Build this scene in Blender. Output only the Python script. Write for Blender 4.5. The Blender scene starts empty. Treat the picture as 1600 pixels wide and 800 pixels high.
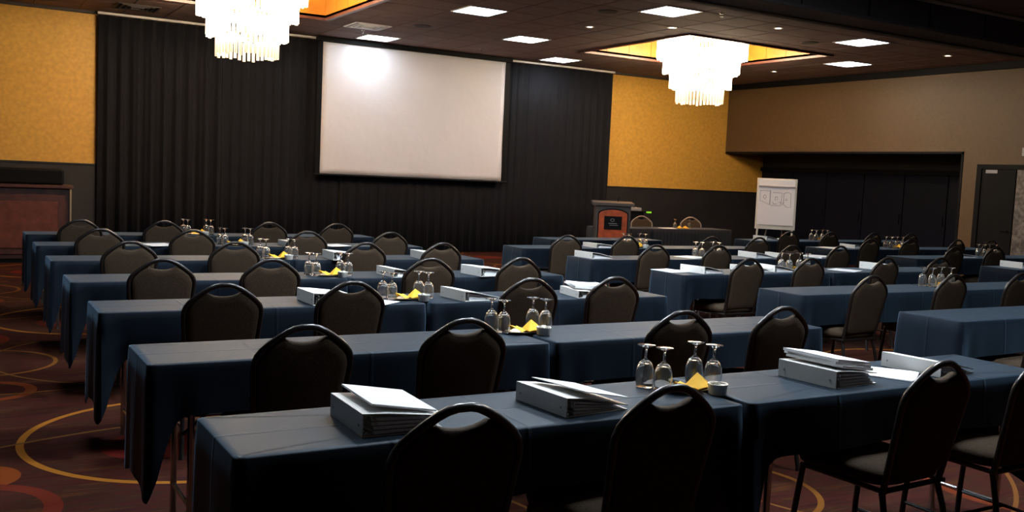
import bpy, bmesh, math, random
from mathutils import Vector, Matrix
random.seed(7)
C = bpy.context.scene.collection
S = bpy.context.scene
PI = math.pi

# ------------------------------------------------------------------ camera
cam_d = bpy.data.cameras.new('camera')
cam_d.sensor_width = 36.0
cam_d.lens = 1506.5 / 1600 * 36
cam_d.clip_start = 0.02
cam = bpy.data.objects.new('camera', cam_d)
C.objects.link(cam)
cam.matrix_world = Matrix(((0.86355702, 0.00167356, -0.50424841, 0.0),
                           (-0.50219722, 0.09302062, -0.85973549, 0.0),
                           (0.04546668, 0.99566278, 0.08116907, 1.54),
                           (0, 0, 0, 1)))
S.camera = cam

# ------------------------------------------------------------------ world, exposure, light levels
w = bpy.data.worlds.new('dark_room')
S.world = w
w.use_nodes = True
w.node_tree.nodes['Background'].inputs[0].default_value = (0.01, 0.011, 0.014, 1)
w.node_tree.nodes['Background'].inputs[1].default_value = 0.05
S.view_settings.view_transform = 'Standard'
S.view_settings.look = 'None'
S.view_settings.gamma = 1
S.view_settings.use_curve_mapping = False
S.view_settings.exposure = 0.0
PANEL_STRENGTH = 20.0            # ceiling troffers of the stage half, dimmed, cool white
NEAR_STRENGTH = {(-3, -15): 160.0, (-6, -12): 190.0, (-9, -9): 70.0, (0, -12): 45.0, (-3, -9): 190.0}   # troffers of the audience half, turned up
PANEL_COLOR = (0.80, 0.90, 1.0)
TUBE_STRENGTH = (42.0, 22.0, 9.0)   # chandelier glass of the three upper tiers, most lamps at the top, warm
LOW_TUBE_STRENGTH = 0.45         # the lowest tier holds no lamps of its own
TUBE_COLOR = (1.0, 0.80, 0.56)
DOWN_STRENGTH = 20.0             # little recessed downlights

# ------------------------------------------------------------------ room dimensions
YB = 17.3      # back wall
XR = 15.86     # right wall
ZC = 3.93      # ceiling
XL = -2.2
YF = -3.5
WZ = 1.44      # wainscot top

# ------------------------------------------------------------------ materials
def mat(name, col, rough=0.6, metal=0.0, spec=0.5, noise=None, bump=None, sheen=0.0, emit=None, trans=0.0):
    """noise = (scale, amount) colour variation; bump = (scale, strength, distance)"""
    m = bpy.data.materials.new(name)
    m.use_nodes = True
    nt = m.node_tree
    p = nt.nodes['Principled BSDF']
    p.inputs['Base Color'].default_value = (*col, 1)
    p.inputs['Roughness'].default_value = rough
    p.inputs['Metallic'].default_value = metal
    p.inputs['Specular IOR Level'].default_value = spec
    p.inputs['Sheen Weight'].default_value = sheen
    p.inputs['Transmission Weight'].default_value = trans
    if noise or bump:
        tc = nt.nodes.new('ShaderNodeTexCoord')
    if noise:
        n = nt.nodes.new('ShaderNodeTexNoise')
        n.inputs['Scale'].default_value = noise[0]
        n.inputs['Detail'].default_value = 5
        nt.links.new(tc.outputs['Object'], n.inputs['Vector'])
        r = nt.nodes.new('ShaderNodeValToRGB')
        a = noise[1]
        r.color_ramp.elements[0].position = 0.3
        r.color_ramp.elements[1].position = 0.7
        r.color_ramp.elements[0].color = (*[c * (1 - a) for c in col], 1)
        r.color_ramp.elements[1].color = (*[min(1, c * (1 + a)) for c in col], 1)
        nt.links.new(n.outputs['Fac'], r.inputs['Fac'])
        nt.links.new(r.outputs['Color'], p.inputs['Base Color'])
    if bump:
        n2 = nt.nodes.new('ShaderNodeTexNoise')
        n2.inputs['Scale'].default_value = bump[0]
        n2.inputs['Detail'].default_value = 3
        nt.links.new(tc.outputs['Object'], n2.inputs['Vector'])
        b = nt.nodes.new('ShaderNodeBump')
        b.inputs['Strength'].default_value = bump[1]
        b.inputs['Distance'].default_value = bump[2]
        nt.links.new(n2.outputs['Fac'], b.inputs['Height'])
        nt.links.new(b.outputs['Normal'], p.inputs['Normal'])
    if emit:
        p.inputs['Emission Color'].default_value = (*emit[0], 1)
        p.inputs['Emission Strength'].default_value = emit[1]
    return m

M = {}
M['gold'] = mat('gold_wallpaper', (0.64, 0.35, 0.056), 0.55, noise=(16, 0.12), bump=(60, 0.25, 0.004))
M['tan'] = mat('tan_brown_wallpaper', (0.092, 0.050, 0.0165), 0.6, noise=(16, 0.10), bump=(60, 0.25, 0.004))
M['wainscot'] = mat('charcoal_wainscot', (0.018, 0.016, 0.016), 0.6, noise=(3, 0.2))
M['black'] = mat('black_paint', (0.005, 0.005, 0.0055), 0.6, spec=0.12)
M['recess'] = mat('recess_grey', (0.010, 0.0095, 0.009), 0.7, noise=(4, 0.2))
M['navy_panel'] = mat('navy_panel', (0.0015, 0.002, 0.007), 0.7, spec=0.15, noise=(3, 0.2))
M['tile'] = mat('acoustic_tile', (0.190, 0.120, 0.108), 0.85, noise=(3, 0.10), bump=(90, 0.5, 0.004))
M['grid'] = mat('ceiling_grid', (0.055, 0.040, 0.036), 0.6)
M['beam'] = mat('beam_paint', (0.060, 0.055, 0.054), 0.65)
M['white_metal'] = mat('white_metal', (0.62, 0.60, 0.58), 0.35)
M['drape'] = mat('black_drape', (0.0056, 0.0058, 0.0088), 0.8, spec=0.2, sheen=0.05, noise=(5, 0.15), bump=(150, 0.3, 0.002))
M['screen'] = mat('projection_screen', (0.66, 0.65, 0.69), 0.9, spec=0.2, bump=(1.6, 0.35, 0.05))
M['cloth'] = mat('navy_tablecloth', (0.0046, 0.0062, 0.0100), 0.55, spec=0.12, sheen=0.20, noise=(4, 0.10), bump=(240, 0.25, 0.001))
M['skirt'] = mat('black_table_skirt', (0.014, 0.014, 0.016), 0.7, sheen=0.1)
M['fabric'] = mat('brown_chair_fabric', (0.050, 0.033, 0.020), 0.9, spec=0.15, noise=(160, 0.35), bump=(220, 0.5, 0.0015))
M['frame'] = mat('bronze_black_metal', (0.020, 0.015, 0.013), 0.30, metal=0.35, spec=0.6)
M['tan_frame'] = mat('tan_metal', (0.30, 0.24, 0.19), 0.35, metal=0.3)
M['steel'] = mat('chrome_steel', (0.55, 0.54, 0.53), 0.22, metal=1.0)
M['tabletop'] = mat('laminate_top', (0.10, 0.07, 0.05), 0.5)
M['binder'] = mat('white_vinyl', (0.74, 0.73, 0.69), 0.38, noise=(6, 0.03))
M['paper'] = mat('white_paper', (0.80, 0.80, 0.80), 0.8, spec=0.2)
M['pages'] = mat('page_edges', (0.84, 0.85, 0.88), 0.85, noise=(120, 0.12), spec=0.2)
M['napkin'] = mat('yellow_napkin', (0.85, 0.46, 0.022), 0.8, noise=(20, 0.08))
M['china'] = mat('white_china', (0.78, 0.76, 0.71), 0.18)
M['sugar'] = mat('sugar_packets', (0.62, 0.58, 0.50), 0.6, noise=(90, 0.6))
M['plate'] = mat('tan_saucer', (0.42, 0.33, 0.20), 0.25)
M['wood'] = mat('mahogany', (0.48, 0.085, 0.022), 0.32, noise=(9, 0.30))
M['darkwood'] = mat('dark_mahogany', (0.075, 0.024, 0.016), 0.38, noise=(8, 0.35))
M['cabinetwood'] = mat('brown_mahogany', (0.13, 0.032, 0.014), 0.4, noise=(9, 0.30))
M['lecternframe'] = mat('charcoal_lectern_frame', (0.075, 0.060, 0.052), 0.4)
M['brass'] = mat('brass_strip', (0.75, 0.52, 0.28), 0.3, metal=0.9)
M['goldpanel'] = mat('golden_coffer_panel', (0.33, 0.125, 0.010), 0.4, noise=(5, 0.15))
M['goldmetal'] = mat('gold_metal', (0.55, 0.35, 0.12), 0.3, metal=0.9)
M['ink'] = mat('marker_ink', (0.05, 0.05, 0.06), 0.6)
M['grey'] = mat('grey_plastic', (0.30, 0.29, 0.29), 0.5)
M['easel'] = mat('cream_easel', (0.70, 0.66, 0.55), 0.4)
M['led'] = mat('green_led', (0.2, 0.8, 0.05), 0.4, emit=((0.45, 0.9, 0.02), 0.35))
M['panel_light'] = mat('troffer_diffuser', (0.9, 0.9, 0.9), 0.5, emit=(PANEL_COLOR, PANEL_STRENGTH))
M['down_light'] = mat('downlight_lamp', (0.9, 0.9, 0.9), 0.5, emit=((1.0, 0.80, 0.62), DOWN_STRENGTH))
M['tube'] = mat('lit_glass_tube', (0.9, 0.85, 0.75), 0.25, emit=(TUBE_COLOR, TUBE_STRENGTH[0]))
M['tube2'] = mat('lit_glass_tube_second_tier', (0.9, 0.85, 0.75), 0.25, emit=(TUBE_COLOR, TUBE_STRENGTH[1]))
M['tube3'] = mat('lit_glass_tube_third_tier', (0.9, 0.85, 0.75), 0.25, emit=(TUBE_COLOR, TUBE_STRENGTH[2]))
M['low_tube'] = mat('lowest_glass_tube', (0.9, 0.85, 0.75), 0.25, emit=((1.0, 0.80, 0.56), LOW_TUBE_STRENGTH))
M['stone'] = mat('mottled_grey_stone', (0.11, 0.095, 0.085), 0.5, noise=(14, 0.8))
M['speaker'] = mat('speaker_grille', (0.030, 0.022, 0.020), 0.7)

def glass_mat():
    m = bpy.data.materials.new('clear_glass')
    m.use_nodes = True
    p = m.node_tree.nodes['Principled BSDF']
    p.inputs['Base Color'].default_value = (1, 1, 1, 1)
    p.inputs['Roughness'].default_value = 0.02
    p.inputs['IOR'].default_value = 1.48
    p.inputs['Transmission Weight'].default_value = 0.97
    return m
M['glass'] = glass_mat()
cp = M['cloth'].node_tree.nodes['Principled BSDF']
cp.inputs['Sheen Tint'].default_value = (0.42, 0.70, 1.0, 1)
nt = M['cloth'].node_tree
tcn = nt.nodes.new('ShaderNodeTexCoord'); sx = nt.nodes.new('ShaderNodeSeparateXYZ')
nt.links.new(tcn.outputs['Object'], sx.inputs[0])
prev = None
for axis, pos in (('X', -0.46), ('X', 0.0), ('X', 0.46), ('Y', 0.0)):      # ironed-in fold lines
    a1 = nt.nodes.new('ShaderNodeMath'); a1.operation = 'SUBTRACT'; a1.inputs[1].default_value = pos
    nt.links.new(sx.outputs[axis], a1.inputs[0])
    a2 = nt.nodes.new('ShaderNodeMath'); a2.operation = 'ABSOLUTE'; nt.links.new(a1.outputs[0], a2.inputs[0])
    a3 = nt.nodes.new('ShaderNodeMapRange'); a3.inputs['From Max'].default_value = 0.012
    a3.inputs['To Min'].default_value = 1.0; a3.inputs['To Max'].default_value = 0.0
    nt.links.new(a2.outputs[0], a3.inputs['Value'])
    if prev is None:
        prev = a3.outputs[0]
    else:
        a4 = nt.nodes.new('ShaderNodeMath'); a4.operation = 'MAXIMUM'
        nt.links.new(prev, a4.inputs[0]); nt.links.new(a3.outputs[0], a4.inputs[1]); prev = a4.outputs[0]
cb = nt.nodes.new('ShaderNodeBump'); cb.inputs['Strength'].default_value = 0.5; cb.inputs['Distance'].default_value = 0.004
old = cp.inputs['Normal'].links[0].from_node
nt.links.new(prev, cb.inputs['Height']); nt.links.new(old.outputs[0], cb.inputs['Normal']); nt.links.new(cb.outputs[0], cp.inputs['Normal'])
cp.inputs['Sheen Roughness'].default_value = 0.45
cp.inputs['Specular Tint'].default_value = (0.6, 0.8, 1.0, 1)

def carpet_mat():
    m = bpy.data.materials.new('swirl_carpet')
    m.use_nodes = True
    nt = m.node_tree
    N, L = nt.nodes, nt.links
    p = N['Principled BSDF']
    p.inputs['Roughness'].default_value = 0.95
    p.inputs['Specular IOR Level'].default_value = 0.15
    tc = N.new('ShaderNodeTexCoord')
    mp = N.new('ShaderNodeMapping')
    L.new(tc.outputs['Object'], mp.inputs['Vector'])
    mp.inputs['Scale'].default_value = (1.0, 7.0, 1)
    mp.inputs['Rotation'].default_value = (0, 0, 0.16)
    nz = N.new('ShaderNodeTexNoise')
    nz.inputs['Scale'].default_value = 2.2
    nz.inputs['Detail'].default_value = 6
    L.new(mp.outputs[0], nz.inputs['Vector'])
    cr = N.new('ShaderNodeValToRGB')
    e = cr.color_ramp.elements
    e[0].position, e[0].color = 0.36, (0.075, 0.010, 0.006, 1)
    e[1].position, e[1].color = 0.64, (0.19, 0.085, 0.022, 1)
    x = e.new(0.47); x.color = (0.15, 0.026, 0.010, 1)
    x = e.new(0.55); x.color = (0.085, 0.030, 0.012, 1)
    L.new(nz.outputs['Fac'], cr.inputs['Fac'])
    # repeat of the woven pattern: 3.2 m x 4.4 m
    mod = N.new('ShaderNodeVectorMath'); mod.operation = 'MODULO'
    add0 = N.new('ShaderNodeVectorMath'); add0.operation = 'ADD'
    add0.inputs[1].default_value = (32.0, 44.0, 0)
    L.new(tc.outputs['Object'], add0.inputs[0])
    L.new(add0.outputs[0], mod.inputs[0])
    mod.inputs[1].default_value = (3.2, 4.4, 100)
    col = cr.outputs['Color']
    # (x, y, radius, half width or 0 for a disc, colour)
    rings = [(1.20, 1.16, 0.88, 0.020, (0.95, 0.58, 0.09)), (0.10, 0.72, 0.20, 0.0, (0.60, 0.20, 0.02)),
             (0.04, 0.22, 0.36, 0.040, (0.36, 0.055, 0.015)), (0.95, 1.00, 0.26, 0.0, (0.34, 0.030, 0.012)),
             (0.20, 2.62, 0.27, 0.035, (0.44, 0.13, 0.015)), (1.9, 3.0, 0.55, 0.03, (0.40, 0.10, 0.015)),
             (2.3, 1.0, 0.62, 0.015, (0.55, 0.33, 0.06)), (2.5, 2.9, 0.30, 0.0, (0.34, 0.06, 0.015)),
             (1.3, 3.6, 1.05, 0.010, (0.50, 0.34, 0.16)), (0.3, 4.9, 2.4, 0.012, (0.48, 0.30, 0.13)),
             (1.5, -1.6, 3.1, 0.012, (0.50, 0.34, 0.16)), (0.2, 3.6, 0.5, 0.016, (0.55, 0.34, 0.08))]
    for cx, cy, r, hw, c in rings:
        sub = N.new('ShaderNodeVectorMath'); sub.operation = 'SUBTRACT'
        sub.inputs[1].default_value = (cx, cy, 0)
        L.new(mod.outputs[0], sub.inputs[0])
        sc = N.new('ShaderNodeVectorMath'); sc.operation = 'MULTIPLY'
        sc.inputs[1].default_value = (1, 1, 0)
        L.new(sub.outputs[0], sc.inputs[0])
        ln = N.new('ShaderNodeVectorMath'); ln.operation = 'LENGTH'
        L.new(sc.outputs[0], ln.inputs[0])
        if hw:
            d = N.new('ShaderNodeMath'); d.operation = 'SUBTRACT'; d.inputs[1].default_value = r
            L.new(ln.outputs['Value'], d.inputs[0])
            ab = N.new('ShaderNodeMath'); ab.operation = 'ABSOLUTE'
            L.new(d.outputs[0], ab.inputs[0])
            lt = N.new('ShaderNodeMath'); lt.operation = 'LESS_THAN'; lt.inputs[1].default_value = hw
            L.new(ab.outputs[0], lt.inputs[0])
        else:
            lt = N.new('ShaderNodeMath'); lt.operation = 'LESS_THAN'; lt.inputs[1].default_value = r
            L.new(ln.outputs['Value'], lt.inputs[0])
        mx = N.new('ShaderNodeMixRGB')
        L.new(lt.outputs[0], mx.inputs[0])
        L.new(col, mx.inputs[1])
        mx.inputs[2].default_value = (*c, 1)
        col = mx.outputs[0]
    dk = N.new('ShaderNodeMixRGB'); dk.blend_type = 'MULTIPLY'; dk.inputs[0].default_value = 1.0
    dk.inputs[2].default_value = (0.25, 0.14, 0.050, 1)
    L.new(col, dk.inputs[1])
    L.new(dk.outputs[0], p.inputs['Base Color'])
    n2 = N.new('ShaderNodeTexNoise'); n2.inputs['Scale'].default_value = 260
    L.new(tc.outputs['Object'], n2.inputs['Vector'])
    b = N.new('ShaderNodeBump'); b.inputs['Strength'].default_value = 0.6; b.inputs['Distance'].default_value = 0.004
    L.new(n2.outputs['Fac'], b.inputs['Height'])
    L.new(b.outputs['Normal'], p.inputs['Normal'])
    return m
M['carpet'] = carpet_mat()

# ------------------------------------------------------------------ helpers
def obj(name, bm, m, parent=None, smooth=False, loc=None, rot=None):
    me = bpy.data.meshes.new(name)
    bm.normal_update()
    bm.to_mesh(me)
    bm.free()
    for mm in (m if isinstance(m, (list, tuple)) else [m]):
        me.materials.append(M[mm] if isinstance(mm, str) else mm)
    if smooth:
        for p in me.polygons:
            p.use_smooth = True
        try:
            me.set_sharp_from_angle(angle=math.radians(50))
        except Exception:
            pass
    o = bpy.data.objects.new(name, me)
    C.objects.link(o)
    if parent:
        o.parent = parent
    if loc:
        o.location = loc
    if rot:
        o.rotation_euler = rot
    return o

def tag(o, label, cat, group=None):
    o['label'] = label
    o['category'] = cat
    if group:
        o['group'] = group
    return o

def thing(name, label, cat, loc=(0, 0, 0), rz=0.0, group=None):
    o = bpy.data.objects.new(name, None)
    o.empty_display_size = 0.1
    C.objects.link(o)
    o.location = loc
    o.rotation_euler = (0, 0, rz)
    return tag(o, label, cat, group)

def struct(o):
    o['kind'] = 'structure'
    return o

def dup(root, loc, rz, label, group=None):
    r = root.copy(); C.objects.link(r)
    r.location = loc; r.rotation_euler = (0, 0, rz)
    r['label'] = label
    if group:
        r['group'] = group
    for ch in list(root.children):
        c = ch.copy(); C.objects.link(c); c.parent = r
        for g in list(ch.children):
            d = g.copy(); C.objects.link(d); d.parent = c
    return r

def box(bm, x0, y0, z0, x1, y1, z1, bev=0.0, segs=2):
    ret = bmesh.ops.create_cube(bm, size=1.0)
    vs = ret['verts']
    for v in vs:
        v.co = Vector((x0 + (v.co.x + .5) * (x1 - x0), y0 + (v.co.y + .5) * (y1 - y0), z0 + (v.co.z + .5) * (z1 - z0)))
    if bev:
        es = set()
        for v in vs:
            es.update(v.link_edges)
        bmesh.ops.bevel(bm, geom=list(es), offset=bev, segments=segs, affect='EDGES', profile=0.5)
    return bm

def bx(*a, **k):
    return box(bmesh.new(), *a, **k)

def tube(bm, pts, r, n=8, closed=False, cap=True):
    pts = [Vector(p) for p in pts]
    m = len(pts)
    rings = []
    up = None
    for i, p in enumerate(pts):
        if closed:
            t = (pts[(i + 1) % m] - pts[i - 1]).normalized()
        elif i == 0:
            t = (pts[1] - pts[0]).normalized()
        elif i == m - 1:
            t = (pts[-1] - pts[-2]).normalized()
        else:
            t = ((pts[i + 1] - p).normalized() + (p - pts[i - 1]).normalized()).normalized()
        if up is None:
            up = Vector((0, 0, 1)) if abs(t.z) < 0.9 else Vector((0, 1, 0))
        s = t.cross(up)
        if s.length < 1e-5:
            s = t.cross(Vector((1, 0.3, 0)))
        s.normalize()
        up = s.cross(t).normalized()
        rr = r[i] if isinstance(r, (list, tuple)) else r
        rings.append([bm.verts.new(p + (s * math.cos(2 * PI * k / n) + up * math.sin(2 * PI * k / n)) * rr) for k in range(n)])
    last = m if closed else m - 1
    for i in range(last):
        a, b = rings[i], rings[(i + 1) % m]
        for k in range(n):
            bm.faces.new((a[k], b[k], b[(k + 1) % n], a[(k + 1) % n]))
    if cap and not closed:
        bm.faces.new(rings[0])
        bm.faces.new(list(reversed(rings[-1])))
    bmesh.ops.recalc_face_normals(bm, faces=bm.faces[:])
    return bm

def lathe(bm, prof, n=24):
    """prof = [(r, z)...]; r = 0 makes a pole"""
    rings = []
    for r, z in prof:
        if r < 1e-6:
            rings.append([bm.verts.new((0, 0, z))])
        else:
            rings.append([bm.verts.new((r * math.cos(2 * PI * k / n), r * math.sin(2 * PI * k / n), z)) for k in range(n)])
    for a, b in zip(rings, rings[1:]):
        for k in range(n):
            k2 = (k + 1) % n
            if len(a) == 1 and len(b) > 1:
                bm.faces.new((a[0], b[k2], b[k]))
            elif len(b) == 1 and len(a) > 1:
                bm.faces.new((a[k], a[k2], b[0]))
            elif len(a) > 1:
                bm.faces.new((a[k], a[k2], b[k2], b[k]))
    bmesh.ops.recalc_face_normals(bm, faces=bm.faces[:])
    return bm

def rect_minus(rects, hole):
    out = []
    hx0, hy0, hx1, hy1 = hole
    for x0, y0, x1, y1 in rects:
        if hx0 >= x1 - 1e-6 or hx1 <= x0 + 1e-6 or hy0 >= y1 - 1e-6 or hy1 <= y0 + 1e-6:
            out.append((x0, y0, x1, y1)); continue
        if hx0 > x0: out.append((x0, y0, hx0, y1))
        if hx1 < x1: out.append((hx1, y0, x1, y1))
        a, b = max(x0, hx0), min(x1, hx1)
        if hy0 > y0: out.append((a, y0, b, hy0))
        if hy1 < y1: out.append((a, hy1, b, y1))
    return out

# ================================================================== SETTING
XRR = 17.1     # back of the recess in the right wall
struct(obj('floor', bx(XL - .2, YF - .2, -0.12, XRR + .2, YB + .2, 0.0), 'carpet'))

# ---- back wall
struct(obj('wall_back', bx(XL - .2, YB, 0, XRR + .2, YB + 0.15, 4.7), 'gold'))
bm = bmesh.new()
for a, b in ((XL, 2.10), (12.40, XRR)):
    box(bm, a, YB - 0.022, 0.0, b, YB - 0.001, WZ - 0.02)
wn = struct(obj('trim_1', bm, 'wainscot'))
bm = bmesh.new()
for a, b in ((XL, 2.10), (12.40, XRR)):
    box(bm, a, YB - 0.034, WZ - 0.02, b, YB - 0.001, WZ + 0.012, bev=0.004)
struct(obj('trim_2', bm, 'wainscot'))
struct(obj('baseboard_back', bx(12.42, YB - 0.04, 0, XRR, YB - 0.022, 0.12), 'black'))
# crown strip where the back wall meets the ceiling
struct(obj('trim_3', bx(XL, YB - 0.05, ZC - 0.055, XR, YB - 0.001, ZC - 0.002, bev=0.006), 'grid'))

# ---- right wall with the low recess (bar bay) at its far end
bm = bmesh.new()
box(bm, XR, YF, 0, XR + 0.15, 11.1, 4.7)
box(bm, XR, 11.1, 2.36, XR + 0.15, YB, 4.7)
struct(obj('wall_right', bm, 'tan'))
struct(obj('trim_4', bx(XR - 0.05, 8.5, ZC - 0.13, XR - 0.001, YB - .05, ZC - 0.002, bev=0.006), 'black'))
bm = bmesh.new()
box(bm, XR + 0.15, 11.1, 2.33, XRR, YB, 2.36)           # recess ceiling
box(bm, XR + 0.002, 11.101, 2.335, XR + 0.15, YB - .001, 2.359)
box(bm, XRR, 11.0, 0, XRR + 0.1, YB, 2.36)               # recess back
box(bm, XR + 0.15, 11.0, 0, XRR, 11.1, 2.36)             # recess side
struct(obj('wall_recess', bm, 'recess'))
for k in range(6):                                       # dark folding doors closing the back of the recess
    y0 = 11.16 + k * 1.02
    d = struct(obj('door_%d' % (k + 2), bx(XRR - 0.06, y0, 0.02, XRR - 0.005, y0 + 1.0, 1.96, bev=0.008), 'navy_panel'))
    obj('door_handle', bx(XRR - 0.085, y0 + 0.05, 0.95, XRR - 0.061, y0 + 0.07, 1.15), 'black', d)
struct(obj('trim_5', bx(XRR - 0.09, 11.12, 1.97, XRR - 0.003, YB - 0.01, 2.06), 'black'))
struct(obj('baseboard_right', bx(XR - 0.02, YF, 0, XR - 0.001, 9.0, 0.14), 'black'))
bm = bmesh.new()                                         # dark lining of the recess opening
box(bm, XR - 0.012, 11.06, 0, XR + 0.1, 11.101, 2.375)
box(bm, XR - 0.012, 11.06, 2.335, XR + 0.001, YB - 0.04, 2.375)
struct(obj('trim_6', bm, 'black'))
# door in the right wall
d1 = struct(obj('door_1', bx(XR - 0.03, 10.02, 0.02, XR - 0.002, 10.66, 2.06, bev=0.004), 'black'))
bm = bmesh.new()
box(bm, XR - 0.05, 10.66, 0, XR - 0.001, 10.75, 2.15)
box(bm, XR - 0.05, 8.60, 2.07, XR - 0.001, 10.66, 2.15)
obj('door_frame', bm, 'black', d1)
obj('door_plate', bx(XR - 0.040, 10.36, 1.995, XR - 0.030, 10.58, 2.055, bev=0.002), 'grey', d1)
obj('door_handle', tube(bmesh.new(), [(XR - 0.032, 10.09, 1.0), (XR - 0.07, 10.09, 1.0), (XR - 0.07, 10.2, 1.0)], 0.009), 'black', d1)
sp = struct(obj('wall_stone', bx(XR - 0.03, 8.66, 0.0, XR - 0.002, 10.0, 2.06), 'stone'))
tag(obj('thermostat', bx(XR - 0.03, 9.80, 2.30, XR - 0.001, 9.95, 2.44, bev=0.006), 'grey'),
    'small pale control box on the gold wall above the dark door', 'control box')

# ---- left and rear walls (outside the frame)
struct(obj('wall_left', bx(XL - 0.15, YF, 0, XL, YB, 4.7), 'wainscot'))
struct(obj('wall_front', bx(XL - .2, YF - 0.15, 0, XR + .2, YF, 4.7), 'wainscot'))

# ---- ceiling: slab with two coffers, tiles, beam
PX, PY = 0.65, 0.645
TX0, TY0 = 6.67, 12.62                        # centre of one troffer
COF = [(2.08, 12.08, 5.20, 15.10), (10.15, 12.05, 13.28, 15.03)]
LIGHTS = [(0, 0), (0, 6), (3, -3), (3, 3), (6, 6), (9, -3), (12, 0)]
NEAR = [(-3, -15), (-6, -12), (-9, -9), (0, -12), (-3, -9)]
lightset = set(LIGHTS + NEAR)
rects = [(XL, YF, XRR, YB)]
for c in COF:
    rects = rect_minus(rects, c)
bm = bmesh.new()
for r in rects:
    box(bm, r[0], r[1], ZC + 0.012, r[2], r[3], ZC + 0.05)
box(bm, XL, YF, 4.72, XRR + .2, YB + .2, 4.80)
ceil = struct(obj('ceiling', bm, 'grid'))

def view_px(x, y, z):
    v = cam.matrix_world.inverted() @ Vector((x, y, z))
    if v.z > -0.1:
        return None
    return 800 + 1506.5 * v.x / -v.z, 400 - 1506.5 * v.y / -v.z

tile_me = None
for i in range(-11, 15):
    for j in range(-11, 8):
        if (i, j) in lightset:
            continue
        cx, cy = TX0 + i * PX, TY0 + j * PY
        q = view_px(cx, cy, ZC)
        if q is None or q[0] < -60 or q[0] > 1660 or q[1] < -70:
            continue
        g = 0.008
        r0 = (cx - PX / 2 + g, cy - PY / 2 + g, min(cx + PX / 2 - g, XR - 0.02), min(cy + PY / 2 - g, YB - 0.02))
        if r0[1] < 8.47 < r0[3]:
            r0 = (r0[0], 8.47, r0[2], r0[3])
        if r0[1] < 7.83 < r0[3]:
            r0 = (r0[0], r0[1], r0[2], 7.83)
        if 7.80 < (r0[1] + r0[3]) / 2 < 8.46 or r0[2] - r0[0] < 0.05 or r0[3] - r0[1] < 0.05:
            continue
        rs = [r0]
        for c in COF:
            rs = rect_minus(rs, (c[0] - 0.07, c[1] - 0.07, c[2] + 0.07, c[3] + 0.07))
        full = len(rs) == 1 and abs((rs[0][2] - rs[0][0]) - (PX - 2 * g)) < 1e-4 and abs((rs[0][3] - rs[0][1]) - (PY - 2 * g)) < 1e-4
        if full:
            if tile_me is None:
                o = obj('ceiling_tile', bx(-PX / 2 + g, -PY / 2 + g, -0.004, PX / 2 - g, PY / 2 - g, 0.012, bev=0.006, segs=1), 'tile', ceil)
                tile_me = o.data
            else:
                o = bpy.data.objects.new('ceiling_tile', tile_me); C.objects.link(o); o.parent = ceil
            o.location = (cx, cy, ZC)
        else:
            for r in rs:
                if r[2] - r[0] > 0.04 and r[3] - r[1] > 0.04:
                    obj('ceiling_tile', bx(r[0], r[1], ZC - 0.004, r[2], r[3], ZC + 0.012), 'tile', ceil)

for c in COF:
    bm = bmesh.new()
    box(bm, c[0] - .07, c[1] - .07, ZC - 0.03, c[2] + .07, c[1], ZC + 0.05)
    box(bm, c[0] - .07, c[3], ZC - 0.03, c[2] + .07, c[3] + .07, ZC + 0.05)
    box(bm, c[0] - .07, c[1], ZC - 0.03, c[0], c[3], ZC + 0.05)
    box(bm, c[2], c[1], ZC - 0.03, c[2] + .07, c[3], ZC + 0.05)
    obj('coffer_rim', bm, 'darkwood', ceil)
    zt = ZC + 0.50
    npan = 6
    for k in range(npan):                     # gold panels lining the four sides of the coffer
        a0 = c[0] + (c[2] - c[0]) * k / npan; a1 = c[0] + (c[2] - c[0]) * (k + 1) / npan
        b0 = c[1] + (c[3] - c[1]) * k / npan; b1 = c[1] + (c[3] - c[1]) * (k + 1) / npan
        obj('coffer_panel', bx(a0 + .004, c[1] - .02, ZC + .05, a1 - .004, c[1], zt), 'goldpanel', ceil)
        obj('coffer_panel', bx(a0 + .004, c[3], ZC + .05, a1 - .004, c[3] + .02, zt), 'goldpanel', ceil)
        obj('coffer_panel', bx(c[0] - .02, b0 + .004, ZC + .05, c[0], b1 - .004, zt), 'goldpanel', ceil)
        obj('coffer_panel', bx(c[2], b0 + .004, ZC + .05, c[2] + .02, b1 - .004, zt), 'goldpanel', ceil)
    obj('coffer_top', bx(c[0] - .02, c[1] - .02, zt, c[2] + .02, c[3] + .02, zt + .03), 'goldpanel', ceil)

# dropped beam crossing the ceiling
bm = bmesh.new()
box(bm, XL, 7.88, 3.58, XR - .01, 8.44, ZC + 0.01)
bmv = struct(obj('trim_7', bm, 'beam'))
bm = bmesh.new()
box(bm, XL, 7.84, 3.560, XR - .01, 7.96, 3.60, bev=0.006)
box(bm, XL, 8.36, 3.560, XR - .01, 8.48, 3.60, bev=0.006)
obj('beam_moulding', bm, 'beam', bmv)
for k in range(8):
    obj('beam_joint', bx(8.2 + k * 1.1, 7.872, 3.61, 8.215 + k * 1.1, 7.879, ZC), 'black', bmv)
struct(obj('trim_8', bx(XL, 7.80, ZC - 0.04, XR - .01, 7.84, ZC - 0.006, bev=0.004), 'white_metal'))

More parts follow.
